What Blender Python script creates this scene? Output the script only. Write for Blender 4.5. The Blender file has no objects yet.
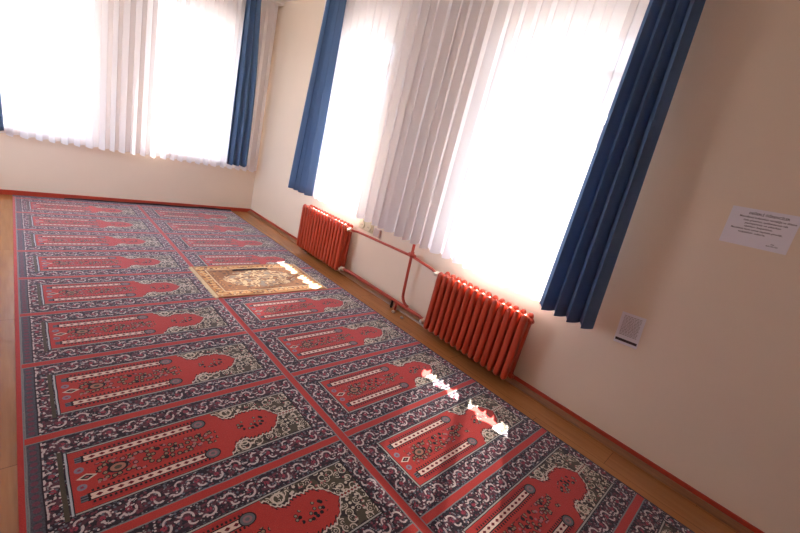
import bpy, bmesh, math, random
import numpy as np
from mathutils import Vector, Matrix

random.seed(7)
scene = bpy.context.scene
COL = scene.collection

# ------------------------------------------------------------------ room dimensions (metres)
XW = 1.609            # inner face of the wall with the radiators
YB = 1.366            # inner face of the back wall
XL = -2.25            # inner face of the left wall
YF = -6.6             # inner face of the wall behind the camera
H = 3.12
TH = 0.34             # wall thickness
SILL, HEAD = 0.78, 2.68

# ------------------------------------------------------------------ small node language
class E:
    """a value in a node tree; arithmetic on it adds Math nodes"""
    nt = None
    def __init__(s, v): s.v = v
    @staticmethod
    def m(op, *a):
        n = E.nt.nodes.new('ShaderNodeMath'); n.operation = op
        for i, x in enumerate(a):
            x = x.v if isinstance(x, E) else x
            if isinstance(x, (int, float)): n.inputs[i].default_value = x
            else: E.nt.links.new(x, n.inputs[i])
        return E(n.outputs[0])
    def __add__(s, o): return E.m('ADD', s, o)
    __radd__ = __add__
    def __sub__(s, o): return E.m('SUBTRACT', s, o)
    def __rsub__(s, o): return E.m('SUBTRACT', o, s)
    def __mul__(s, o): return E.m('MULTIPLY', s, o)
    __rmul__ = __mul__
    def __truediv__(s, o): return E.m('DIVIDE', s, o)
    def __lt__(s, o): return E.m('LESS_THAN', s, o)
    def __gt__(s, o): return E.m('GREATER_THAN', s, o)
    def __and__(s, o): return E.m('MULTIPLY', s, o)
    def __or__(s, o): return E.m('MAXIMUM', s, o)
def eabs(a): return E.m('ABSOLUTE', a)
def frac(a): return E.m('FRACT', a)
def floor_(a): return E.m('FLOOR', a)
def sin_(a): return E.m('SINE', a)
def sqrt_(a): return E.m('SQRT', a)
def inv(a): return 1.0 - a
def between(a, lo, hi): return (a > lo) & (a < hi)
def sel(f, a, b): return b + f * (a - b)

def mix(fac, A, B):
    """colour A where fac is 0, B where fac is 1"""
    n = E.nt.nodes.new('ShaderNodeMix'); n.data_type = 'RGBA'
    if isinstance(fac, E): E.nt.links.new(fac.v, n.inputs[0])
    else: n.inputs[0].default_value = fac
    for i, c in ((6, A), (7, B)):
        if isinstance(c, tuple): n.inputs[i].default_value = (*c, 1)
        else: E.nt.links.new(c, n.inputs[i])
    return n.outputs[2]
def vec(x, y, z=0.0):
    n = E.nt.nodes.new('ShaderNodeCombineXYZ')
    for i, a in enumerate((x, y, z)):
        if isinstance(a, E): E.nt.links.new(a.v, n.inputs[i])
        else: n.inputs[i].default_value = a
    return n.outputs[0]
def objcoord():
    t = E.nt.nodes.new('ShaderNodeTexCoord')
    s = E.nt.nodes.new('ShaderNodeSeparateXYZ'); E.nt.links.new(t.outputs['Object'], s.inputs[0])
    return t.outputs['Object'], E(s.outputs[0]), E(s.outputs[1]), E(s.outputs[2])
def noise(v, scale, detail=2.0, rough=0.5):
    n = E.nt.nodes.new('ShaderNodeTexNoise'); n.inputs['Scale'].default_value = scale
    n.inputs['Detail'].default_value = detail; n.inputs['Roughness'].default_value = rough
    if v is not None: E.nt.links.new(v, n.inputs['Vector'])
    return E(n.outputs['Fac'])
def voronoi(v, scale, rand=1.0):
    n = E.nt.nodes.new('ShaderNodeTexVoronoi'); n.inputs['Scale'].default_value = scale
    n.inputs['Randomness'].default_value = rand
    n.voronoi_dimensions = '2D'
    if v is not None: E.nt.links.new(v, n.inputs['Vector'])
    s = E.nt.nodes.new('ShaderNodeSeparateColor'); E.nt.links.new(n.outputs['Color'], s.inputs[0])
    return E(n.outputs['Distance']), E(s.outputs[0]), E(s.outputs[1])
def newmat(name):
    m = bpy.data.materials.new(name); m.use_nodes = True
    E.nt = m.node_tree
    b = m.node_tree.nodes['Principled BSDF']
    return m, b
def link(a, b): E.nt.links.new(a.v if isinstance(a, E) else a, b)
def bump(h, strength, dist, bsdf):
    n = E.nt.nodes.new('ShaderNodeBump'); n.inputs['Strength'].default_value = strength
    n.inputs['Distance'].default_value = dist
    link(h, n.inputs['Height']); link(n.outputs[0], bsdf.inputs['Normal'])

def plain(name, col, rough=0.5, var=0.06, scale=12, metallic=0.0, bmp=0.0):
    m, b = newmat(name)
    v, x, y, z = objcoord()
    n = noise(v, scale, 3)
    dark = tuple(c * (1 - var) for c in col); lite = tuple(min(1, c * (1 + var)) for c in col)
    link(mix(n, dark, lite), b.inputs['Base Color'])
    b.inputs['Roughness'].default_value = rough; b.inputs['Metallic'].default_value = metallic
    if bmp: bump(noise(v, scale * 12, 2), bmp, 0.002, b)
    return m

M = {}
M['wall'] = plain('cream_wall_paint', (0.79, 0.655, 0.525), 0.6, 0.03, 2.5, bmp=0.08)
M['ceiling'] = plain('white_ceiling_paint', (0.82, 0.79, 0.76), 0.8, 0.02, 2)
M['pvc'] = plain('white_window_frame', (0.82, 0.82, 0.82), 0.35, 0.02, 4)
M['red_trim'] = plain('red_gloss_trim', (0.42, 0.045, 0.022), 0.35, 0.12, 9)
M['radiator'] = plain('orange_red_enamel', (0.47, 0.054, 0.02), 0.36, 0.03, 4)
M['pipe'] = plain('red_pipe_paint', (0.46, 0.055, 0.03), 0.36, 0.12, 20)
M['valve'] = plain('ivory_valve_plastic', (0.75, 0.68, 0.55), 0.4, 0.05, 30)
M['socket'] = plain('cream_socket_plastic', (0.62, 0.55, 0.38), 0.4, 0.05, 30)
M['box'] = plain('pinkish_beige_plastic', (0.55, 0.42, 0.38), 0.4, 0.05, 30)
M['dark'] = plain('dark_recess', (0.02, 0.016, 0.014), 0.7, 0.1, 30)
M['ink'] = plain('black_ink', (0.05, 0.035, 0.045), 0.7, 0.1, 30)
M['grey_ink'] = plain('grey_ink', (0.42, 0.38, 0.40), 0.7, 0.1, 30)
M['paper'] = plain('white_paper', (0.80, 0.77, 0.84), 0.7, 0.02, 20)
M['rail'] = plain('white_rail', (0.8, 0.78, 0.75), 0.4, 0.02, 8)
M['binding'] = plain('dark_carpet_binding', (0.035, 0.022, 0.024), 0.95, 0.3, 90)
M['rubble'] = plain('broken_plaster', (0.42, 0.33, 0.25), 0.9, 0.25, 60)

# glass: thin clear pane
m, b = newmat('window_glass'); nt = m.node_tree; nt.nodes.remove(b)
tr = nt.nodes.new('ShaderNodeBsdfTransparent'); gl = nt.nodes.new('ShaderNodeBsdfGlossy'); gl.inputs['Roughness'].default_value = 0.02
mx = nt.nodes.new('ShaderNodeMixShader'); mx.inputs[0].default_value = 0.05
nt.links.new(tr.outputs[0], mx.inputs[1]); nt.links.new(gl.outputs[0], mx.inputs[2])
nt.links.new(mx.outputs[0], nt.nodes['Material Output'].inputs[0]); M['glass'] = m

def cloth(name, col, trans, clear, ribs=0.0):
    m, b = newmat(name); nt = m.node_tree; nt.nodes.remove(b)
    v, x, y, z = objcoord()
    w = noise(v, 300, 2)
    c = mix(w, tuple(k * 0.93 for k in col), col)
    d = nt.nodes.new('ShaderNodeBsdfDiffuse'); t = nt.nodes.new('ShaderNodeBsdfTranslucent')
    nt.links.new(c, d.inputs[0]); nt.links.new(c, t.inputs[0])
    a = nt.nodes.new('ShaderNodeMixShader'); a.inputs[0].default_value = trans
    nt.links.new(d.outputs[0], a.inputs[1]); nt.links.new(t.outputs[0], a.inputs[2])
    out = a
    if clear:
        q = nt.nodes.new('ShaderNodeBsdfTransparent')
        out = nt.nodes.new('ShaderNodeMixShader'); out.inputs[0].default_value = clear
        nt.links.new(a.outputs[0], out.inputs[1]); nt.links.new(q.outputs[0], out.inputs[2])
    nt.links.new(out.outputs[0], nt.nodes['Material Output'].inputs[0])
    return m
M['sheer'] = cloth('white_sheer_voile', (0.93, 0.91, 0.945), 0.31, 0.04)
M['blue'] = cloth('blue_curtain_cloth', (0.16, 0.265, 0.46), 0.3, 0.0)

# laminate floor: boards along the length of the room
m, b = newmat('brown_laminate')
v, x, y, z = objcoord()
row = floor_(x / 0.192); yo = y + row * 0.47
brd = floor_(yo / 1.28)
_, r1, r2 = voronoi(vec(row * 1.37 + 0.5, brd * 2.11 + 0.5), 1.0, 0.0)
wn = E.nt.nodes.new('ShaderNodeTexWhiteNoise'); wn.noise_dimensions = '2D'; link(vec(row, brd), wn.inputs[0]); rnd = E(wn.outputs[0])
gr = noise(vec(x * 26.0, yo * 1.6, rnd * 9.0), 1.6, 5, 0.6)
c = mix(gr, (0.26, 0.095, 0.028), (0.52, 0.235, 0.08))
c = mix(rnd * 0.35, c, (0.24, 0.10, 0.04))
seam = (frac(x / 0.192) < 0.014) | (frac(yo / 1.28) < 0.0022)
c = mix(seam * 0.7, c, (0.05, 0.02, 0.01))
link(c, b.inputs['Base Color']); b.inputs['Roughness'].default_value = 0.24
M['floor'] = m

# shoe moulding
m, b = newmat('brown_moulding')
v, x, y, z = objcoord()
gr = noise(vec(x * 60.0, y * 2.0, z * 60.0), 1.5, 4)
link(mix(gr, (0.17, 0.065, 0.025), (0.33, 0.15, 0.065)), b.inputs['Base Color']); b.inputs['Roughness'].default_value = 0.35
M['shoe'] = m

# ------------------------------------------------------------------ carpet of woven prayer niches
def carpet_material():
    m, b = newmat('woven_prayer_carpet')
    v, X, Y, Z = objcoord()
    RED, DRED = (0.50, 0.050, 0.040), (0.24, 0.020, 0.026)
    NAVY, GREY, SLATE = (0.024, 0.021, 0.030), (0.22, 0.235, 0.24), (0.13, 0.145, 0.18)
    PINK, CREAM, OLIVE, BLACK = (0.60, 0.52, 0.51), (0.62, 0.55, 0.45), (0.080, 0.070, 0.048), (0.014, 0.012, 0.013)
    PLUM = (0.16, 0.045, 0.065)
    wob = (noise(v, 9, 1) - 0.5) * 0.006
    left = X < 0.0
    skew = E.m('MINIMUM', E.m('MAXIMUM', (Y + 3.3) / 4.6, 0.0), 1.0) * 0.034      # the carpet is a little narrower towards its far end
    X = X * (1.0 + skew * left)
    Xw, Yw = X + wob, Y + wob
    s = sel(left, Xw + 1.2075, (Xw - 0.1385) * 0.945 + 0.10)
    cell = floor_(Yw / 0.6)
    t = (frac(Yw / 0.6) - 0.5) * 0.6
    at = eabs(t)
    # distance in from the woven frame, which is used to lay out borders
    endc = sel(left, 1.145, 1.137)
    side = at > 0.168
    head = (s > 1.10) & inv(side)
    base = (s < 0.10) & inv(side)
    along = sel(side, s + 0.02, t + 0.3)
    basec = sel(left, 0.058, 0.04)
    across = sel(side, at - 0.224, sel(head, s - endc, s - basec))
    # scrolled flowers in the dark border: crescents in turn facing in and out
    P = 0.080
    k = floor_(along / P)
    flip = (frac(k * 0.5) > 0.25) * 2.0 - 1.0
    a = (frac(along / P) - 0.5) * P
    c = across * flip
    def crescent(a0, c0, r, w, dx, dy, cut):
        da, dc = a - a0, c - c0
        d = sqrt_(da * da + dc * dc)
        return (eabs(d - r) < w) & ((da * dx + dc * dy) > cut)
    white = crescent(0.0, 0.006, 0.023, 0.0043, 0.6, 0.8, 0.006) | crescent(0.018, -0.016, 0.016, 0.0040, -0.5, -0.86, 0.004) \
        | crescent(-0.032, -0.008, 0.013, 0.0040, -0.8, 0.6, 0.002) | crescent(-0.020, 0.030, 0.011, 0.0036, 0.3, -0.95, 0.002)
    dd = sqrt_(a * a + c * c)
    vd, vr, vg = voronoi(vec(X, Y), 78)
    vd2, vr2, vg2 = voronoi(vec(X + 3.3, Y), 130)
    br = mix((eabs(across) < 0.034) & (noise(v, 45, 2) > 0.5), NAVY, (0.095, 0.04, 0.055))
    br = mix((vr > 0.70) & (vd < 0.46), br, PLUM)
    br = mix((vr < 0.16) & (vd < 0.42), br, SLATE)
    br = mix((vg > 0.86) & (vr > 0.3) & (vd < 0.32), br, PINK)
    br = mix((vg2 > 0.90) & (vd2 < 0.4), br, (0.30, 0.32, 0.33))
    br = mix((dd < 0.011) & (vd2 < 0.5), br, (0.34, 0.05, 0.08))
    br = mix(white & (noise(v, 120, 1) > 0.34), br, PINK)
    edge = eabs(across) > 0.049
    saw = (frac(along / 0.024) < 0.5)
    br = mix(edge & side, br, mix(saw, NAVY, SLATE))
    col = br
    # wide frame at the foot of the left column
    band = between(s, -0.013, 0.034) & left & (at < 0.277)
    bandc = mix((sqrt_((frac(t / 0.034) - 0.5) * (frac(t / 0.034) - 0.5) * 0.00116 + (s - 0.010) * (s - 0.010)) < 0.0115), mix(noise(v, 150, 1), NAVY, SLATE), (0.16, 0.055, 0.085))
    bandc = mix(between(s, -0.013, -0.008), bandc, GREY)
    bandc = mix(between(s, 0.029, 0.034), bandc, NAVY)
    col = mix(band, col, bandc)
    col = mix(left & between(s, 0.034, 0.040) & (frac(t / 0.036) < 0.5) & (at < 0.277), col, PINK)
    col = mix(left & between(s, 0.079, 0.094) & (at < 0.182), col, OLIVE)
    # the field
    field = between(s, 0.10, 1.10) & (at < 0.168)
    red = mix(noise(v, 40, 3), RED, tuple(q * 0.86 for q in RED))
    f = red
    shaft = between(s, 0.112, 0.60) & (at < 0.150)
    f = mix(between(s, 0.19, 0.60) & (at < 0.150), f, mix(0.3, RED, DRED))
    # rows of little dark leaves either side of each column
    leaf = (frac(s / 0.0165) < 0.5) & (between(at, 0.072, 0.083) | between(at, 0.128, 0.139)) & between(s, 0.165, 0.60)
    f = mix(between(at, 0.056, 0.083) & between(s, 0.16, 0.60), f, red)
    f = mix(between(at, 0.128, 0.150) & between(s, 0.16, 0.60), f, mix(0.5, RED, DRED))
    f = mix(leaf, f, BLACK)
    # columns
    colm = between(at, 0.086, 0.125) & between(s, 0.150, 0.592)
    f = mix(colm, f, BLACK)
    colw = between(at, 0.0915, 0.1195) & between(s, 0.160, 0.580)
    ca = (frac(s / 0.034) - 0.5) * 0.034
    diam = (eabs(ca) * 0.8 + eabs(at - 0.1055) * 1.15) < 0.0098
    f = mix(colw, f, mix(diam, (0.74, 0.58, 0.49), (0.14, 0.012, 0.018)))
    # column feet and capitals
    fd = sqrt_((s - 0.605) * (s - 0.605) * 0.75 + (at - 0.106) * (at - 0.106))
    f = mix(fd < 0.030, f, BLACK)
    f = mix(fd < 0.025, f, (0.13, 0.14, 0.15))
    f = mix(eabs(fd - 0.012) < 0.004, f, (0.30, 0.16, 0.18))
    f = mix(between(s, 0.130, 0.152) & between(at, 0.090, 0.122), f, mix(frac(at / 0.012) < 0.4, SLATE, NAVY))
    rd = sqrt_((s - 0.140) * (s - 0.140) + (at - 0.047) * (at - 0.047))
    f = mix(rd < 0.016, f, (0.24, 0.22, 0.27)); f = mix(rd < 0.006, f, (0.30, 0.05, 0.08))
    dm = eabs(s - 0.160) * 0.55 + at
    f = mix(dm < 0.019, f, CREAM); f = mix(dm < 0.012, f, BLACK); f = mix(dm < 0.005, f, (0.4, 0.1, 0.1))
    # flowering stem between the columns
    stem = (at < 0.058 * (1.0 - (s - 0.2) * 0.55)) & between(s, 0.19, 0.66)
    fl, flr, flg = voronoi(vec(X, t), 46)
    f = mix(stem & (flr > 0.30) & (fl < 0.50), f, BLACK)
    f = mix(stem & (flr > 0.42) & (fl < 0.30), f, (0.30, 0.20, 0.13))
    f = mix(stem & (flg > 0.72) & (fl < 0.34), f, (0.40, 0.16, 0.17))
    vz = sqrt_((s - 0.262) * (s - 0.262) * 0.6 + at * at)
    f = mix(vz < 0.028, f, BLACK); f = mix(vz < 0.021, f, (0.36, 0.17, 0.12)); f = mix(vz < 0.010, f, OLIVE)
    # spray in the head of the niche
    sp = sqrt_((s - 0.835) * (s - 0.835) * 0.25 + t * t)
    spray = sp < 0.044
    f = mix(spray & (flr > 0.30) & (fl < 0.40), f, BLACK)
    f = mix(spray & (flr > 0.6) & (fl < 0.26), f, (0.26, 0.23, 0.17))
    # scalloped head of the niche and its cream scrolled spandrels
    fc = E.nt.nodes.new('ShaderNodeFloatCurve')
    cv = fc.mapping.curves[0]
    pts = [(0.0, 1.0), (0.06, 1.0), (0.065, 0.83), (0.115, 0.78), (0.125, 0.62), (0.18, 0.50), (0.25, 0.46), (0.28, 0.47), (0.31, 0.55),
           (0.36, 0.59), (0.42, 0.58), (0.46, 0.53), (0.49, 0.57), (0.56, 0.55), (0.60, 0.45), (0.635, 0.42), (0.67, 0.30), (0.70, 0.20), (0.73, 0.08), (0.74, 0.0), (1.0, 0.0)]
    cv.points[0].location = pts[0]; cv.points[1].location = pts[-1]
    for q in pts[1:-1]: cv.points.new(*q)
    for q in cv.points: q.handle_type = 'VECTOR'
    fc.mapping.update()
    sl = (s - 0.65) / 0.44
    link(sl, fc.inputs['Value'])
    wN = E(fc.outputs[0]) * 0.170 + sin_(s * 330.0) * 0.003
    spn = (s > 0.672) & (at > wN)
    sv, svr, svg = voronoi(vec(X * 1.0, t), 40)
    sw = noise(vec(X, t), 34, 2)
    g = mix(svr > 0.55, OLIVE, (0.035, 0.030, 0.028))
    bv, bvr, bvg = voronoi(vec(X, t), 25)
    scroll = ((eabs(bv - 0.40) < 0.066) & (sw > 0.46)) | ((eabs(bv - 0.17) < 0.04) & (sw < 0.50)) | ((svg > 0.74) & (sv < 0.3))
    g = mix(scroll, g, CREAM)
    g = mix((svg < 0.2) & (sv < 0.22), g, (0.38, 0.13, 0.13))
    rim = eabs(at - wN - 0.0075)
    g = mix(rim < 0.0042, g, (0.66, 0.58, 0.50))
    g = mix((at - wN) < 0.0035, g, BLACK)
    # curl at the shoulder
    cu = sqrt_((s - 0.748) * (s - 0.748) + (at - 0.128) * (at - 0.128))
    g = mix(eabs(cu - 0.024) < 0.0042, g, CREAM)
    teeth = (s > 0.672) & between(wN - at, 0.0, 0.009) & (frac((s + at) / 0.02) < 0.42)
    f = mix(teeth, f, BLACK)
    f = mix(spn, f, g)
    f = mix(between(at, 0.158, 0.161), f, BLACK)
    f = mix(at > 0.161, f, (0.40, 0.40, 0.37))
    f = mix((s < 0.107), f, sel_col(left, (0.45, 0.50, 0.55), (0.45, 0.43, 0.38)))
    f = mix(between(s, 0.107, 0.111), f, NAVY)
    f = mix((s > 1.094), f, BLACK)
    col = mix(field, col, f)
    # grey lines and plain red stripes between the niches
    col = mix(between(at, 0.168, 0.172) & between(s, 0.096, 1.104), col, BLACK)
    col = mix(at > 0.276, col, GREY)
    col = mix(at > 0.2815, col, red)
    ls, rs = X < -1.225, X > 1.266
    col = mix(left & (s < -0.0135), col, GREY)
    col = mix(left & (s > 1.180), col, GREY)
    col = mix(inv(left) & (s < -0.008), col, GREY)
    col = mix(eabs(X + 0.001) < 0.0195, col, red)
    col = mix(ls, col, red)
    col = mix(X > 1.259, col, NAVY)
    col = mix((Y > 1.26), col, mix(saw, NAVY, (0.05, 0.03, 0.04)))
    # weave
    wv = noise(vec(X * 1.0, Y * 1.0), 260, 2)
    col = mix((wv - 0.46) * 1.2, col, (0.05, 0.028, 0.032))
    col = mix((0.40 - wv) * 1.1, col, (0.50, 0.40, 0.40))
    link(col, b.inputs['Base Color'])
    b.inputs['Roughness'].default_value = 0.95
    b.inputs['Specular IOR Level'].default_value = 0.1
    b.inputs['Sheen Weight'].default_value = 0.5
    b.inputs['Sheen Roughness'].default_value = 0.4
    b.inputs['Sheen Tint'].default_value = (0.9, 0.85, 1.0, 1)
    bump(noise(v, 500, 2), 0.35, 0.003, b)
    return m
def sel_col(f, A, B): return mix(f, B, A)
M['carpet'] = carpet_material()

def mat_material():
    m, b = newmat('golden_prayer_rug')
    v, X, Y, Z = objcoord()          # origin in the centre of the rug
    ax, ay = eabs(X), eabs(Y)
    GOLD, BROWN, CREAM = (0.56, 0.24, 0.065), (0.17, 0.055, 0.02), (0.74, 0.55, 0.32)
    vd, vr, vg = voronoi(vec(X, Y), 34)
    vd2, vr2, vg2 = voronoi(vec(X, Y), 20)
    base = mix((vr > 0.35) & (vd < 0.46), GOLD, BROWN)
    base = mix((vg > 0.7) & (vd < 0.3), base, CREAM)
    inner = (ax < 0.44) & (ay < 0.255)
    n1 = noise(vec(X * 1.0, Y * 1.7), 11, 3)
    f = mix(n1, (0.22, 0.085, 0.032), (0.44, 0.18, 0.06))
    cen = (X * X * 2.9 + Y * Y * 9.0) < 0.38
    nn = noise(vec(X, Y * 1.4), 10, 2)
    f = mix(inv(cen) & (vd2 < 0.36) & (vr2 > 0.5), f, (0.15, 0.06, 0.03))
    f = mix(inv(cen) & (vd2 < 0.2) & (vg2 > 0.4), f, GOLD)
    f = mix(cen & between(nn, 0.47, 0.55), f, (0.70, 0.52, 0.30))
    f = mix(cen & between(nn, 0.57, 0.63), f, (0.16, 0.075, 0.05))
    f = mix(cen & (nn < 0.42), f, (0.30, 0.24, 0.19))
    col = mix(inner, base, f)
    ring = (between(ax, 0.44, 0.452) & (ay < 0.267)) | (between(ay, 0.255, 0.267) & (ax < 0.452))
    col = mix(ring, col, CREAM)
    dots = (frac(X / 0.052) < 0.5) & between(ay, 0.283, 0.310)
    dots2 = (frac(Y / 0.052) < 0.5) & between(ax, 0.470, 0.497)
    col = mix(dots | dots2, col, (0.72, 0.45, 0.18))
    col = mix((ay > 0.336) | (ax > 0.526), col, (0.40, 0.19, 0.07))
    link(col, b.inputs['Base Color'])
    b.inputs['Roughness'].default_value = 0.62
    b.inputs['Sheen Weight'].default_value = 0.08
    bump(noise(v, 300, 2), 0.3, 0.003, b)
    return m
M['rug'] = mat_material()
M['fringe'] = plain('cream_fringe', (0.72, 0.56, 0.36), 0.9, 0.2, 70)

# ------------------------------------------------------------------ mesh helpers
def box(bm, x0, x1, y0, y1, z0, z1):
    vs = [bm.verts.new((x, y, z)) for x in (x0, x1) for y in (y0, y1) for z in (z0, z1)]
    for f in ((0, 1, 3, 2), (4, 6, 7, 5), (0, 4, 5, 1), (2, 3, 7, 6), (0, 2, 6, 4), (1, 5, 7, 3)):
        bm.faces.new([vs[i] for i in f])
def tube(bm, pts, r, n=12, cap=True):
    pts = [Vector(p) for p in pts]
    rings = []
    prev = None
    for i, p in enumerate(pts):
        d = (pts[min(i + 1, len(pts) - 1)] - pts[max(i - 1, 0)]).normalized()
        if prev is None:
            u = d.orthogonal().normalized()
        else:
            u = (prev - d * prev.dot(d)).normalized()
        prev = u
        w = d.cross(u)
        rr = r[i] if isinstance(r, (list, tuple)) else r
        rings.append([bm.verts.new(p + (u * math.cos(2 * math.pi * k / n) + w * math.sin(2 * math.pi * k / n)) * rr) for k in range(n)])
    for A, B in zip(rings, rings[1:]):
        for k in range(n):
            bm.faces.new((A[k], A[(k + 1) % n], B[(k + 1) % n], B[k]))
    if cap:
        bm.faces.new(rings[0][::-1]); bm.faces.new(rings[-1])
def obj(name, bm, mat, parent=None, smooth=False, bevel=0.0, loc=None):
    me = bpy.data.meshes.new(name)
    bmesh.ops.recalc_face_normals(bm, faces=bm.faces[:])
    bm.to_mesh(me); bm.free()
    o = bpy.data.objects.new(name, me); COL.objects.link(o)
    me.materials.append(mat)
    if smooth: me.polygons.foreach_set('use_smooth', [True] * len(me.polygons))
    if bevel:
        md = o.modifiers.new('bevel', 'BEVEL'); md.width = bevel; md.segments = 2; md.limit_method = 'ANGLE'; md.angle_limit = 0.7
    if parent: o.parent = parent
    if loc: o.location = loc
    return o
def empty(name, loc):
    o = bpy.data.objects.new(name, None); o.empty_display_size = 0.1; COL.objects.link(o); o.location = loc
    return o
def tag(o, label=None, cat=None, group=None, kind=None):
    if label: o['label'] = label
    if cat: o['category'] = cat
    if group: o['group'] = group
    if kind: o['kind'] = kind
    return o
def struct(name, bm, mat, bevel=0.0, smooth=False):
    return tag(obj(name, bm, mat, None, smooth, bevel), kind='structure')
NB = bmesh.new

# ------------------------------------------------------------------ room shell
bm = NB(); box(bm, XL - TH, XW + TH, YF - TH, YB + TH, -0.12, 0.0)
tag(struct('floor', bm, M['floor']), 'brown laminate floor in long boards')
bm = NB(); box(bm, XL - TH, XW + TH, YF - TH, YB + TH, H, H + 0.15); struct('ceiling', bm, M['ceiling'])
WR = [(-1.43, -0.42), (-3.72, -2.775)]     # openings along y in the right wall
WB = [(-1.55, -0.575), (0.13, 1.06)]       # openings along x in the back wall
def wall_with_openings(name, spans, lo, hi, along_y):
    bm = NB()
    def b(a0, a1, z0, z1):
        if along_y: box(bm, XW, XW + TH, a0, a1, z0, z1)
        else: box(bm, a0, a1, YB, YB + TH, z0, z1)
    cur = lo
    for a0, a1 in sorted(spans):
        b(cur, a0, 0, H); b(a0, a1, 0, SILL); b(a0, a1, HEAD, H); cur = a1
    b(cur, hi, 0, H)
    return struct(name, bm, M['wall'])
wall_with_openings('wall_right', WR, YF - TH, YB, True)
wall_with_openings('wall_back', WB, XL - TH, XW + TH, False)
bm = NB(); box(bm, XL, XW, YF - TH, YF, 0, H); struct('wall_front', bm, M['wall'])
WL = (-0.95, 0.85)                          # opening along y in the left wall, out of frame, added to brighten the room
bm = NB()
for y0, y1, z0, z1 in ((YF - TH, WL[0], 0, H), (WL[0], WL[1], 0, SILL), (WL[0], WL[1], HEAD, H), (WL[1], YB, 0, H)): box(bm, XL - TH, XL, y0, y1, z0, z1)
struct('wall_left', bm, M['wall'])

def window(n, a0, a1, along_y, label, wx=XW + TH * 0.6, wy=YB + TH * 0.6):
    base = (wx, (a0 + a1) / 2, SILL) if along_y else ((a0 + a1) / 2, wy, SILL)
    root = tag(empty('window_%d' % n, base), label, kind='structure')
    d0, d1 = -0.03, 0.03
    w = (a1 - a0) / 2; h = HEAD - SILL
    def b(bm, u0, u1, z0, z1, e=0.0, deep=0.0):
        if along_y: box(bm, d0 - e - deep, d1 + e, u0, u1, z0, z1)
        else: box(bm, u0, u1, d0 - e - deep, d1 + e, z0, z1)
    bm = NB(); t = 0.055
    b(bm, -w, -w + t, 0, h); b(bm, w - t, w, 0, h); b(bm, -w + t, w - t, 0, t); b(bm, -w + t, w - t, h - t, h)
    obj('window_frame', bm, M['pvc'], root, bevel=0.004)
    tr = h - 0.30
    bm = NB(); b(bm, -w + t, w - t, tr - 0.03, tr + 0.03); obj('transom', bm, M['pvc'], root)
    bm = NB(); b(bm, -0.028, 0.028, t, tr - 0.03); obj('mullion', bm, M['pvc'], root)
    for u0, u1, z0, z1 in ((-w + t, -0.028, t, tr - 0.03), (0.028, w - t, t, tr - 0.03), (-w + t, w - t, tr + 0.03, h - t)):
        bm = NB()
        if along_y: box(bm, -0.004, 0.004, u0, u1, z0, z1)
        else: box(bm, u0, u1, -0.004, 0.004, z0, z1)
        obj('pane', bm, M['glass'], root)
    return root
window(1, *WR[0], True, 'far window of the radiator wall behind the sheer curtain')
window(2, *WR[1], True, 'near window of the radiator wall above the larger radiator')
window(3, *WB[0], False, 'left window of the back wall behind the sheer curtain')
window(4, *WB[1], False, 'right window of the back wall beside the blue curtain')
window(5, *WL, True, 'added unseen window in the left wall, brightening the room', XL - TH * 0.6)
for n, (a0, a1) in enumerate(WB):  # projecting sill boards added behind the sheer to stop sun slipping under its hem
    bm = NB(); box(bm, a0 - 0.04, a1 + 0.04, YB - 0.078, YB, SILL - 0.022, SILL + 0.002)
    struct('trim_%d' % (n + 2), bm, M['rail'], bevel=0.004)

# skirting: red board with a brown shoe moulding
def skirting(name, x0, x1, y0, y1): 
    bm = NB(); box(bm, x0, x1, y0, y1, 0, 0.058); return struct(name, bm, M['red_trim'], bevel=0.004)
skirting('baseboard_right', XW - 0.014, XW, YF, YB)
skirting('baseboard_back', XL, XW - 0.014, YB - 0.014, YB)
skirting('baseboard_left', XL, XL + 0.014, YF, YB - 0.014)
bm = NB()
for y0, y1 in ((YF, YB - 0.014),):
    prof = [(XW - 0.014, 0.030), (XW - 0.024, 0.030), (XW - 0.036, 0.024), (XW - 0.042, 0.018), (XW - 0.050, 0.012), (XW - 0.056, 0.0), (XW - 0.014, 0.0)]
    A = [bm.verts.new((x, y0, z)) for x, z in prof]; B = [bm.verts.new((x, y1, z)) for x, z in prof]
    n = len(prof)
    for k in range(n): bm.faces.new((A[k], A[(k + 1) % n], B[(k + 1) % n], B[k]))
    bm.faces.new(A[::-1]); bm.faces.new(B)
struct('trim_1', bm, M['shoe'])

# ------------------------------------------------------------------ carpet
def slab(x0, x1, y0, y1, z0, z1, nx, ny, rise=None):
    bm = NB()
    top = [[bm.verts.new((x0 + (x1 - x0) * i / nx, y0 + (y1 - y0) * j / ny,
            z1 + (rise(x0 + (x1 - x0) * i / nx, y0 + (y1 - y0) * j / ny) if rise else 0))) for j in range(ny + 1)] for i in range(nx + 1)]
    bot = [[bm.verts.new((q.co.x, q.co.y, z0 + (q.co.z - z1))) for q in r] for r in top]
    for i in range(nx):
        for j in range(ny):
            bm.faces.new((top[i][j], top[i + 1][j], top[i + 1][j + 1], top[i][j + 1]))
            bm.faces.new((bot[i][j], bot[i][j + 1], bot[i + 1][j + 1], bot[i + 1][j]))
    for i in range(nx):
        bm.faces.new((top[i][0], bot[i][0], bot[i + 1][0], top[i + 1][0])); bm.faces.new((top[i][ny], top[i + 1][ny], bot[i + 1][ny], bot[i][ny]))
    for j in range(ny):
        bm.faces.new((top[0][j], top[0][j + 1], bot[0][j + 1], bot[0][j])); bm.faces.new((top[nx][j], bot[nx][j], bot[nx][j + 1], top[nx][j + 1]))
    return bm
CT = 0.009
croot = tag(empty('prayer_carpet', (0, 0, 0)),
            'red and navy carpet woven with two columns of prayer niches covering the floor', 'carpet')
bm = slab(-1.243, 1.27, -6.3, 1.335, 0.001, CT, 30, 90)
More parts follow.
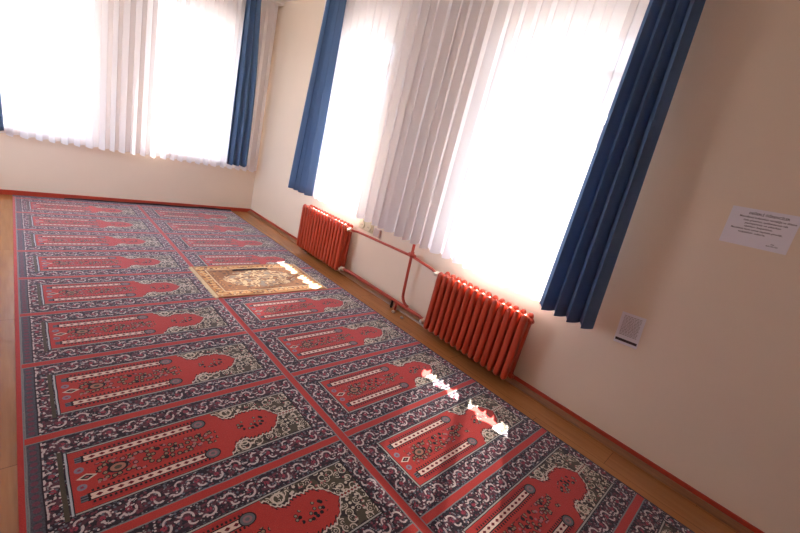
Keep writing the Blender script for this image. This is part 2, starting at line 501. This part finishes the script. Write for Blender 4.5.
for q in bm.verts:
    if q.co.x < 0: q.co.x /= 1.0 + 0.034 * min(1, max(0, (q.co.y + 3.3) / 4.6))
obj('woven_field', bm, M['carpet'], croot)
bm = slab(-0.75, 1.272, 1.325, 1.352, 0.001, 0.016, 40, 2, lambda x, y: 0.010 * max(0, min(1, (x + 0.75) / 1.2)) + 0.003 * math.sin(x * 9))
tag(obj('end_binding', bm, M['binding'], croot), 'dark turned-up end of the carpet along the back wall')

# small golden rug
RX0, RX1, RY0, RY1 = -0.012, 1.06, -1.80, -1.075
rug = tag(empty('prayer_rug', ((RX0 + RX1) / 2, (RY0 + RY1) / 2, CT)),
          'small golden brown prayer rug with a central floral medallion lying on the red carpet', 'rug')
hw, hh = (RX1 - RX0) / 2, (RY1 - RY0) / 2
wave = lambda x, y: 0.0025 * (1 + math.sin(x * 7 + y * 3)) + 0.010 * math.exp(-((y - (hh - 0.075)) / 0.03) ** 2) * math.exp(-((x + 0.02) / 0.2) ** 2)
obj('pile', slab(-hw, hw, -hh, hh, 0.0005, 0.007, 60, 48, wave), M['rug'], rug)
random.seed(3)
for sx in (-1, 1):
    bm = NB()
    n = 90
    for k in range(n):
        y = -hh + 2 * hh * (k + 0.5) / n
        L = 0.028 + random.uniform(-0.006, 0.006)
        a, bb = sorted((sx * hw, sx * (hw + L)))
        j = random.uniform(-0.002, 0.002)
        z = wave(sx * hw, y)
        x0, x1 = a, bb
        vs = [bm.verts.new(p) for p in ((sx * hw, y - 0.0032, z + 0.006), (sx * hw, y + 0.0032, z + 0.006), (sx * (hw + L), y + 0.0028 + j, 0.003), (sx * (hw + L), y - 0.0028 + j, 0.003),
                                        (sx * hw, y - 0.0032, z + 0.001), (sx * hw, y + 0.0032, z + 0.001), (sx * (hw + L), y + 0.0028 + j, 0.0005), (sx * (hw + L), y - 0.0028 + j, 0.0005))]
        for f in ((0, 1, 2, 3), (7, 6, 5, 4), (0, 3, 7, 4), (1, 5, 6, 2), (3, 2, 6, 7), (0, 4, 5, 1)): bm.faces.new([vs[i] for i in f])
    tag(obj('fringe', bm, M['fringe'], rug), 'cream fringe')
bm = slab(-0.20, 0.17, hh - 0.158, hh - 0.122, 0.0075, 0.011, 30, 2, lambda x, y: wave(x, y) + 0.0015 * math.sin(x * 70))
tag(obj('dark_stripe', bm, M['binding'], rug), 'dark wavy stripe near the far edge of the rug')

# ------------------------------------------------------------------ radiators
def column(bm, cx, cy, rx, ry, z0, z1, n=14):
    """a cast column: superelliptic section, rounded foot and head"""
    levels = [(0.0, 0.35), (0.008, 0.7), (0.022, 0.95), (0.05, 1.0)]
    L = [(z0 + a, s) for a, s in levels] + [(z1 - a, s) for a, s in levels[::-1]]
    rings = []
    for z, s in L:
        ring = []
        for k in range(n):
            a = 2 * math.pi * k / n
            c, sn = math.cos(a), math.sin(a)
            e = 0.62
            ring.append(bm.verts.new((cx + rx * s * math.copysign(abs(c) ** e, c), cy + ry * s * math.copysign(abs(sn) ** e, sn), z)))
        rings.append(ring)
    for A, B in zip(rings, rings[1:]):
        for k in range(n): bm.faces.new((A[k], A[(k + 1) % n], B[(k + 1) % n], B[k]))
    bm.faces.new(rings[0][::-1]); bm.faces.new(rings[-1])
def section_bm(pitch):
    bm = NB()
    h = 0.565
    ry = pitch * 0.38
    column(bm, -0.046, 0, 0.026, ry, 0, h)          # room-side column
    column(bm, 0.046, 0, 0.024, ry, 0, h)           # wall-side column
    column(bm, 0.0, 0, 0.016, ry * 0.6, 0.02, h - 0.02)
    tube(bm, [(-0.046, 0, h - 0.045), (0.046, 0, h - 0.045)], ry * 0.72, 10)
    tube(bm, [(-0.046, 0, 0.045), (0.046, 0, 0.045)], ry * 0.72, 10)
    for z in (0.045, h - 0.045):                    # nipples joining to the next section
        tube(bm, [(0, -pitch / 2, z), (0, pitch / 2, z)], 0.020, 12)
    return bm
def radiator(name_loc, y0, y1, n, label, valve_side):
    xc = XW - 0.118; z0 = 0.052
    root = tag(empty('radiator', (xc, (y0 + y1) / 2, 0)), label, 'radiator', 'cast iron radiators under the windows')
    pitch = (y1 - y0) / n
    first = obj('section', section_bm(pitch), M['radiator'], root, smooth=True)
    half = (y1 - y0) / 2
    first.location = (0, -half + pitch / 2, z0)
    for k in range(1, n):
        c = first.copy(); COL.objects.link(c); c.parent = root; c.location = (0, -half + pitch * (k + 0.5), z0)
    # plug at the blind end and valves at the pipe end
    vs = valve_side
    for zz in (z0 + 0.045, z0 + 0.52):
        bm = NB(); tube(bm, [(0, -vs * half, zz), (0, -vs * (half + 0.016), zz)], 0.024, 6)
        tube(bm, [(0, -vs * (half + 0.016), zz), (0, -vs * (half + 0.026), zz)], 0.012, 6)
        obj('end_plug', bm, M['radiator'], root)
        bm = NB(); tube(bm, [(0, vs * half, zz), (0, vs * (half + 0.03), zz)], 0.017, 12)
        tube(bm, [(0, vs * (half + 0.03), zz), (0, vs * (half + 0.055), zz)], 0.024, 8)
        hv = obj('valve', bm, M['valve'], root, bevel=0.002)
        bm = NB(); tube(bm, [(-0.02, vs * (half + 0.042), zz), (-0.058, vs * (half + 0.042), zz)], [0.019, 0.016], 10)
        tag(obj('valve_knob', bm, M['valve'], hv, bevel=0.003), 'ivory valve knob')
    for yy in (-half * 0.7, half * 0.7):
        for za, zb_ in ((0.47, 0.50), (0.008, 0.024)):
            bm = NB(); box(bm, 0.02, 0.1165, yy - 0.010, yy + 0.010, z0 + za, z0 + zb_); obj('wall_bracket', bm, M['radiator'], root)
    return root
radiator(0, -3.765, -2.855, 14, 'nearer orange-red cast iron radiator under the right window', 1)
radiator(1, -1.435, -0.49, 15, 'farther orange-red cast iron radiator near the room corner', -1)

# ------------------------------------------------------------------ pipes between the radiators
XP = XW - 0.086
pipe = tag(empty('heating_pipe', (XP, -2.45, 0)), 'red painted heating pipes with a riser running on the wall between the radiators', 'pipe')
def pobj(name, pts, r, par=pipe):
    bm = NB(); tube(bm, [Vector(p) - Vector((XP, -2.45, 0)) for p in pts], r, 12); return obj(name, bm, M['pipe'], par, smooth=True)
zt, zb = 0.052 + 0.52, 0.052 + 0.045
XR = XW - 0.118
def dogleg(ya, yb, z):
    return [(XR, ya, z), (XR, ya - 0.03 if ya > yb else ya + 0.03, z), (XP, ya - 0.10 if ya > yb else ya + 0.10, z)]
pobj('supply_pipe', [(XR, -1.493, zt), (XR, -1.513, zt), (XR + 0.01, -1.53, zt), (XP, -1.57, zt + 0.003), (XP, -2.42, zt + 0.03), (XP, -2.72, zt + 0.003), (XR + 0.01, -2.765, zt), (XR, -2.78, zt), (XR, -2.797, zt)], 0.0135)
pobj('return_pipe', [(XR, -1.493, zb), (XR, -1.513, zb), (XR + 0.01, -1.53, zb), (XP, -1.57, zb), (XP, -2.72, zb - 0.006), (XR + 0.01, -2.765, zb), (XR, -2.78, zb), (XR, -2.797, zb)], 0.0145)
arc = [(XP - 0.002, -2.425, 0.72), (XP - 0.002, -2.43, 0.55), (XP - 0.002, -2.445, 0.25)]
for k in range(0, 7):
    a = math.pi / 2 * k / 6
    arc.append((XP - 0.002, -2.45 - 0.10 * (1 - math.cos(a)), 0.20 - 0.09 * math.sin(a)))
pobj('riser_pipe', arc, 0.0145)
bm = NB(); tube(bm, [(-0.002, 0.02, 0.59), (-0.002, 0.02, 0.645)], 0.020, 12); tube(bm, [(0, -0.02, 0.61), (0, 0.06, 0.612)], 0.019, 12)
obj('pipe_joint', bm, M['pipe'], pipe, smooth=True)
bm = NB(); tube(bm, [(0, 0.06, 0.097), (0.002, 0.06, 0.002)], 0.013, 12); obj('floor_stub', bm, M['pipe'], pipe, smooth=True)
bm = NB(); tube(bm, [(0, 0.12, 0.097), (0.002, 0.12, 0.002)], 0.013, 12); obj('floor_stub', bm, M['dark'], pipe, smooth=True)
# broken plaster where the stubs enter the floor
def rubble(x, y, s, label, seed):
    random.seed(seed)
    bm = NB(); bmesh.ops.create_icosphere(bm, subdivisions=2, radius=s)
    for v_ in bm.verts:
        v_.co *= random.uniform(0.75, 1.15); v_.co.z = max(-s * 0.35, v_.co.z * 0.6)
    o = obj('plaster_lump', bm, M['rubble']); o.location = (x, y, s * 0.35)
    tag(o, label, 'plaster', 'loose plaster under the pipes')
rubble(XP - 0.06, -2.43, 0.022, 'pale plaster lump on the floor under the pipe riser, farther one', 1)
rubble(XP - 0.065, -2.56, 0.019, 'pale plaster lump on the floor under the pipes, closer to the near radiator', 2)

# ------------------------------------------------------------------ sockets on the wall under the sheer
def plate(bm, y0, y1, z0, z1, d): box(bm, -d, 0, y0, y1, z0, z1)
ds = tag(empty('wall_socket', (XW, -1.585, 0.655)), 'cream double wall socket beside the far radiator under the sheer curtain hem', 'socket')
bm = NB(); plate(bm, -0.125, 0.125, -0.055, 0.055, 0.012); obj('cover_plate', bm, M['socket'], ds, bevel=0.004)
for yy in (-0.06, 0.06):
    bm = NB(); tube(bm, [(-0.012, yy, 0), (-0.026, yy, 0)], [0.045, 0.042], 24); f = obj('socket_face', bm, M['socket'], ds, bevel=0.002)
    bm = NB()
    for q in (-0.011, 0.011): tube(bm, [(-0.026, yy + q, 0), (-0.0275, yy + q, 0)], 0.004, 10)
    obj('socket_hole', bm, M['dark'], f)
jb = tag(empty('wall_junction_box', (XW, -1.80, 0.64)), 'small pinkish beige junction box on the wall right of the double socket', 'junction box')
bm = NB(); plate(bm, -0.05, 0.05, -0.045, 0.045, 0.03); obj('box_body', bm, M['box'], jb, bevel=0.005)
bm = NB(); box(bm, -0.034, -0.03, -0.038, 0.038, -0.033, 0.033); obj('box_lid', bm, M['box'], jb, bevel=0.001)

# ------------------------------------------------------------------ notices on the wall (local x runs towards the camera, y up, z into the room)
def on_wall(o, y, z, roll):
    R = Matrix(((0, 0, -1), (-1, 0, 0), (0, 1, 0))).to_4x4()
    o.matrix_world = Matrix.Translation((XW - 0.0005, y, z)) @ R @ Matrix.Rotation(roll, 4, 'Z')
def text_mesh(name, lines, parent, mat):
    """each line: (string, centre x, baseline y, width, height factor)"""
    bmA = NB()
    for s, cx, y, w, hh in lines:
        cu = bpy.data.curves.new('txt', 'FONT'); cu.body = s; cu.align_x = 'CENTER'; cu.size = 1.0; cu.extrude = 0.0; cu.offset = 0.018
        cu.resolution_u = 2
        ob = bpy.data.objects.new('txt', cu); COL.objects.link(ob)
        dg = bpy.context.evaluated_depsgraph_get()
        me = bpy.data.meshes.new_from_object(ob.evaluated_get(dg))
        xs = [q.co.x for q in me.vertices]
        k = w / max(1e-6, max(xs) - min(xs)); mid = (max(xs) + min(xs)) / 2
        t = bmesh.new(); t.from_mesh(me)
        for q in t.verts: q.co = Vector(((q.co.x - mid) * k + cx, q.co.y * hh + y, 0.0014))
        me2 = bpy.data.meshes.new('t2'); t.to_mesh(me2); t.free(); bmA.from_mesh(me2)
        bpy.data.meshes.remove(me2); bpy.data.objects.remove(ob); bpy.data.meshes.remove(me); bpy.data.curves.remove(cu)
    return obj(name, bmA, mat, parent)
def sheet(bm, w, h, curl=0.0):
    n = 12
    for zoff in (0.0004, 0.0012):
        g = [[bm.verts.new((-w / 2 + w * i / n, -h / 2 + h * j / n, zoff + curl * max(0, (i / n - 0.6)) ** 2)) for j in range(n + 1)] for i in range(n + 1)]
        for i in range(n):
            for j in range(n): bm.faces.new((g[i][j], g[i + 1][j], g[i + 1][j + 1], g[i][j + 1]))
notice = tag(empty('wall_notice', (0, 0, 0)), 'wide white paper notice with centred printed lines, high on the right wall', 'notice')
on_wall(notice, -4.71, 1.587, math.radians(2.5))
bm = NB(); sheet(bm, 0.285, 0.202); obj('paper_sheet', bm, M['paper'], notice)
text_mesh('printed_text', [
    ('DEĞERLİ ÖĞRENCİLER', 0.018, 0.070, 0.165, 0.0165),
    ('Mescidimizi kullanırken temizliğe ve düzene', 0.018, 0.051, 0.232, 0.0135),
    ('özen gösteriniz, ayakkabılarınızı rafa', 0.014, 0.034, 0.182, 0.0125),
    ('yerleştiriniz ve çıkarken', 0.008, 0.018, 0.150, 0.0125),
    ('ışıkları kapatınız.', -0.004, 0.002, 0.118, 0.0125),
    ('Mescidimizi temiz tutmak hepimizin görevidir,', -0.008, -0.015, 0.215, 0.0125),
    ('teşekkür ederiz.', -0.022, -0.031, 0.115, 0.0125)], notice, M['ink'])
text_mesh('signature_line', [
    ('OKUL', 0.078, -0.068, 0.016, 0.008), ('MÜDÜRLÜĞÜ', 0.078, -0.078, 0.048, 0.007)], notice, M['ink'])
leaf = tag(empty('wall_notice', (0, 0, 0)), 'small white sheet with a thick black bar along its foot, low on the right wall', 'notice')
on_wall(leaf, -4.353, 0.786, math.radians(4.5))
bm = NB(); sheet(bm, 0.142, 0.212); obj('paper_sheet', bm, M['paper'], leaf)
bm = NB(); box(bm, -0.064, 0.066, -0.088, -0.071, 0.001, 0.0022); obj('black_bar', bm, M['ink'], leaf)
bm = NB(); random.seed(5)
for k in range(15):
    y = 0.086 - k * 0.0092
    x = -0.052
    while x < 0.048:
        w = min(random.uniform(0.006, 0.018), 0.052 - x)
        box(bm, x, x + w, y - 0.0022, y + 0.0022, 0.001, 0.0018); x += w + 0.003
obj('printed_lines', bm, M['grey_ink'], leaf)

# ------------------------------------------------------------------ curtains
def drape(name, mat, pos, edges, nf, zs, amp, base, axis, phase=0.0, per=16, seed=0, hem=0.012, sharp=1.0, thick=0.0):
    """pos: distance of the cloth's mid plane; edges(z) -> (a0, a1) along the wall; nf folds; axis 'y' right wall, 'x' back wall"""
    rnd = random.Random(seed)
    n = int(nf * per)
    warp = [rnd.uniform(-0.35, 0.35) for _ in range(int(nf) + 3)]
    ampv = [rnd.uniform(0.6, 1.15) for _ in range(int(nf) + 3)]
    bm = NB(); grid = []
    zmin, zmax = zs
    nz = 24
    for i in range(n + 1):
        u = i / n
        ph = u * nf; k = int(ph); fr = ph - k
        wv = warp[k] * (1 - fr) + warp[k + 1] * fr
        am = ampv[k] * (1 - fr) + ampv[k + 1] * fr
        a_ = 2 * math.pi * (ph + wv * 0.5) + phase
        s_ = math.sin(a_); s_ = math.copysign(abs(s_) ** sharp, s_)
        colv = []
        for j in range(nz + 1):
            v_ = j / nz
            z = zmin + (zmax - zmin) * v_
            if j == 0: z += hem * math.sin(a_ * 1.0 + 1.0)
            e0, e1 = edges(z)
            a = e0 + (e1 - e0) * u + (e1 - e0) / nf * 0.10 * math.sin(2 * a_)
            off = amp * am * s_ * (1.0 - 0.45 * v_) + 0.006 * math.sin(3.1 * v_ + u * 11)
            p = pos + off
            colv.append(bm.verts.new((p, a, z) if axis == 'y' else (a, p, z)))
        grid.append(colv)
    for i in range(n):
        for j in range(nz): bm.faces.new((grid[i][j], grid[i + 1][j], grid[i + 1][j + 1], grid[i][j + 1]))
    o = obj(name, bm, mat, None, smooth=True)
    if thick:
        md = o.modifiers.new('thickness', 'SOLIDIFY'); md.thickness = thick; md.offset = 0
    return o
def lerp_edges(b0, b1, t0, t1, z0=0.73, z1=3.0, bulge=(0, 0)):
    def f(z):
        q = max(0, min(1, (z - z0) / (z1 - z0)))
        return b0 + (t0 - b0) * q + bulge[0] * math.sin(math.pi * q), b1 + (t1 - b1) * q + bulge[1] * math.sin(math.pi * q)
    return f
ZT = 3.072
o = drape('sheer_curtain', M['sheer'], 1.458, lerp_edges(-3.93, -0.16, -3.93, -0.16), 30, (0.753, ZT), 0.032, 0, 'y', 0.4, 14, 11, 0.014, 0.9)
tag(o, 'long white sheer curtain over the two windows above the radiators', 'curtain')
o = drape('sheer_curtain', M['sheer'], 1.248, lerp_edges(-1.80, 1.56, -1.80, 1.56), 30, (0.69, ZT), 0.020, 0, 'x', 1.4, 14, 23, 0.014, 0.9)
tag(o, 'white sheer curtain hanging across the two windows of the back wall', 'curtain')
G = 'blue side curtains'
o = drape('blue_curtain', M['blue'], 1.372, lerp_edges(-4.195, -3.815, -4.065, -3.805, bulge=(0.0, 0.0)), 4.0, (0.745, ZT), 0.048, 0, 'y', 1.2, 22, 5, 0.010, 0.8, 0.003)
tag(o, 'dark blue curtain right of the near radiator, next to the bare wall with notices', 'curtain', G)
o = drape('blue_curtain', M['blue'], 1.362, lerp_edges(-0.70, -0.215, -0.72, -0.385), 3.6, (0.765, ZT), 0.044, 0, 'y', 2.2, 22, 9, 0.010, 0.8, 0.003)
tag(o, 'blue curtain at the left end of the radiator wall, hanging beside the far radiator', 'curtain', G)
o = drape('blue_curtain', M['blue'], 1.172, lerp_edges(1.065, 1.375, 1.085, 1.29, bulge=(0, 0.03)), 3.0, (0.755, ZT), 0.044, 0, 'x', 0.6, 22, 14, 0.008, 0.8, 0.003)
tag(o, 'blue curtain at the right end of the back wall near the room corner', 'curtain', G)
o = drape('blue_curtain', M['blue'], 1.172, lerp_edges(-1.62, -1.243, -1.58, -1.33), 3.0, (0.735, ZT), 0.032, 0, 'x', 0.6, 22, 15, 0.008, 0.8, 0.003)
tag(o, 'blue curtain at the left end of the back wall, mostly out of frame', 'curtain', G)
for nm, lab, bx in (('curtain_rail', 'white double curtain rail on the ceiling along the radiator wall', (1.34, 1.50, -4.3, 0.0)),
                    ('curtain_rail', 'white double curtain rail on the ceiling along the back wall', (-1.9, 1.6, 1.14, 1.275))):
    root = tag(empty(nm, ((bx[0] + bx[1]) / 2, (bx[2] + bx[3]) / 2, H)), lab, 'curtain rail')
    cx, cy = (bx[0] + bx[1]) / 2, (bx[2] + bx[3]) / 2
    bm = NB(); box(bm, bx[0] - cx, bx[1] - cx, bx[2] - cy, bx[3] - cy, -0.046, 0.0); obj('rail_track', bm, M['rail'], root, bevel=0.004)

# ------------------------------------------------------------------ light: sky through the windows and the sun on the radiator side
w = bpy.data.worlds.new('daylight'); scene.world = w; w.use_nodes = True
E.nt = w.node_tree
bg = w.node_tree.nodes['Background']
tc = w.node_tree.nodes.new('ShaderNodeTexCoord'); sx_ = w.node_tree.nodes.new('ShaderNodeSeparateXYZ'); link(tc.outputs['Generated'], sx_.inputs[0])
zz = E(sx_.outputs[2])
link(mix(zz > 0.0, (0.60, 0.59, 0.57), (0.79, 0.905, 1.09)), bg.inputs[0])
bg.inputs[1].default_value = 3.6
sd = Vector((-0.75, -0.42, -1.0)).normalized()
sl = bpy.data.lights.new('sun', 'SUN'); sl.energy = 19.0; sl.angle = 0.0095; sl.color = (1.0, 0.93, 0.84)
so = bpy.data.objects.new('sun', sl); COL.objects.link(so); so.rotation_euler = sd.to_track_quat('-Z', 'Y').to_euler(); so.location = (6, 2, 7)

# ------------------------------------------------------------------ camera
yaw, pitch, roll = 0.830076156, -0.277155348, 0.248760898
fwd = Vector((math.sin(yaw) * math.cos(pitch), math.cos(yaw) * math.cos(pitch), math.sin(pitch)))
right = Vector((math.cos(yaw), -math.sin(yaw), 0)); up = right.cross(fwd)
r_ = right * math.cos(roll) + up * math.sin(roll); u_ = -right * math.sin(roll) + up * math.cos(roll)
cam = bpy.data.cameras.new('camera'); co = bpy.data.objects.new('camera', cam); COL.objects.link(co)
mw = Matrix((( r_.x, u_.x, -fwd.x, -1.23473), (r_.y, u_.y, -fwd.y, -4.83464), (r_.z, u_.z, -fwd.z, 1.51056), (0, 0, 0, 1)))
co.matrix_world = mw
cam.sensor_width = 36.0; cam.lens = 385.2118 * 36.0 / 800.0; cam.clip_start = 0.05
scene.camera = co

scene.view_settings.view_transform = 'Standard'; scene.view_settings.look = 'None'
scene.view_settings.gamma = 1.0; scene.view_settings.use_curve_mapping = False
scene.view_settings.exposure = 1.5
cy_ = scene.cycles
cy_.use_denoising = True
cy_.max_bounces = 12; cy_.diffuse_bounces = 6; cy_.glossy_bounces = 4; cy_.transmission_bounces = 8; cy_.transparent_max_bounces = 16
cy_.sample_clamp_indirect = 8.0
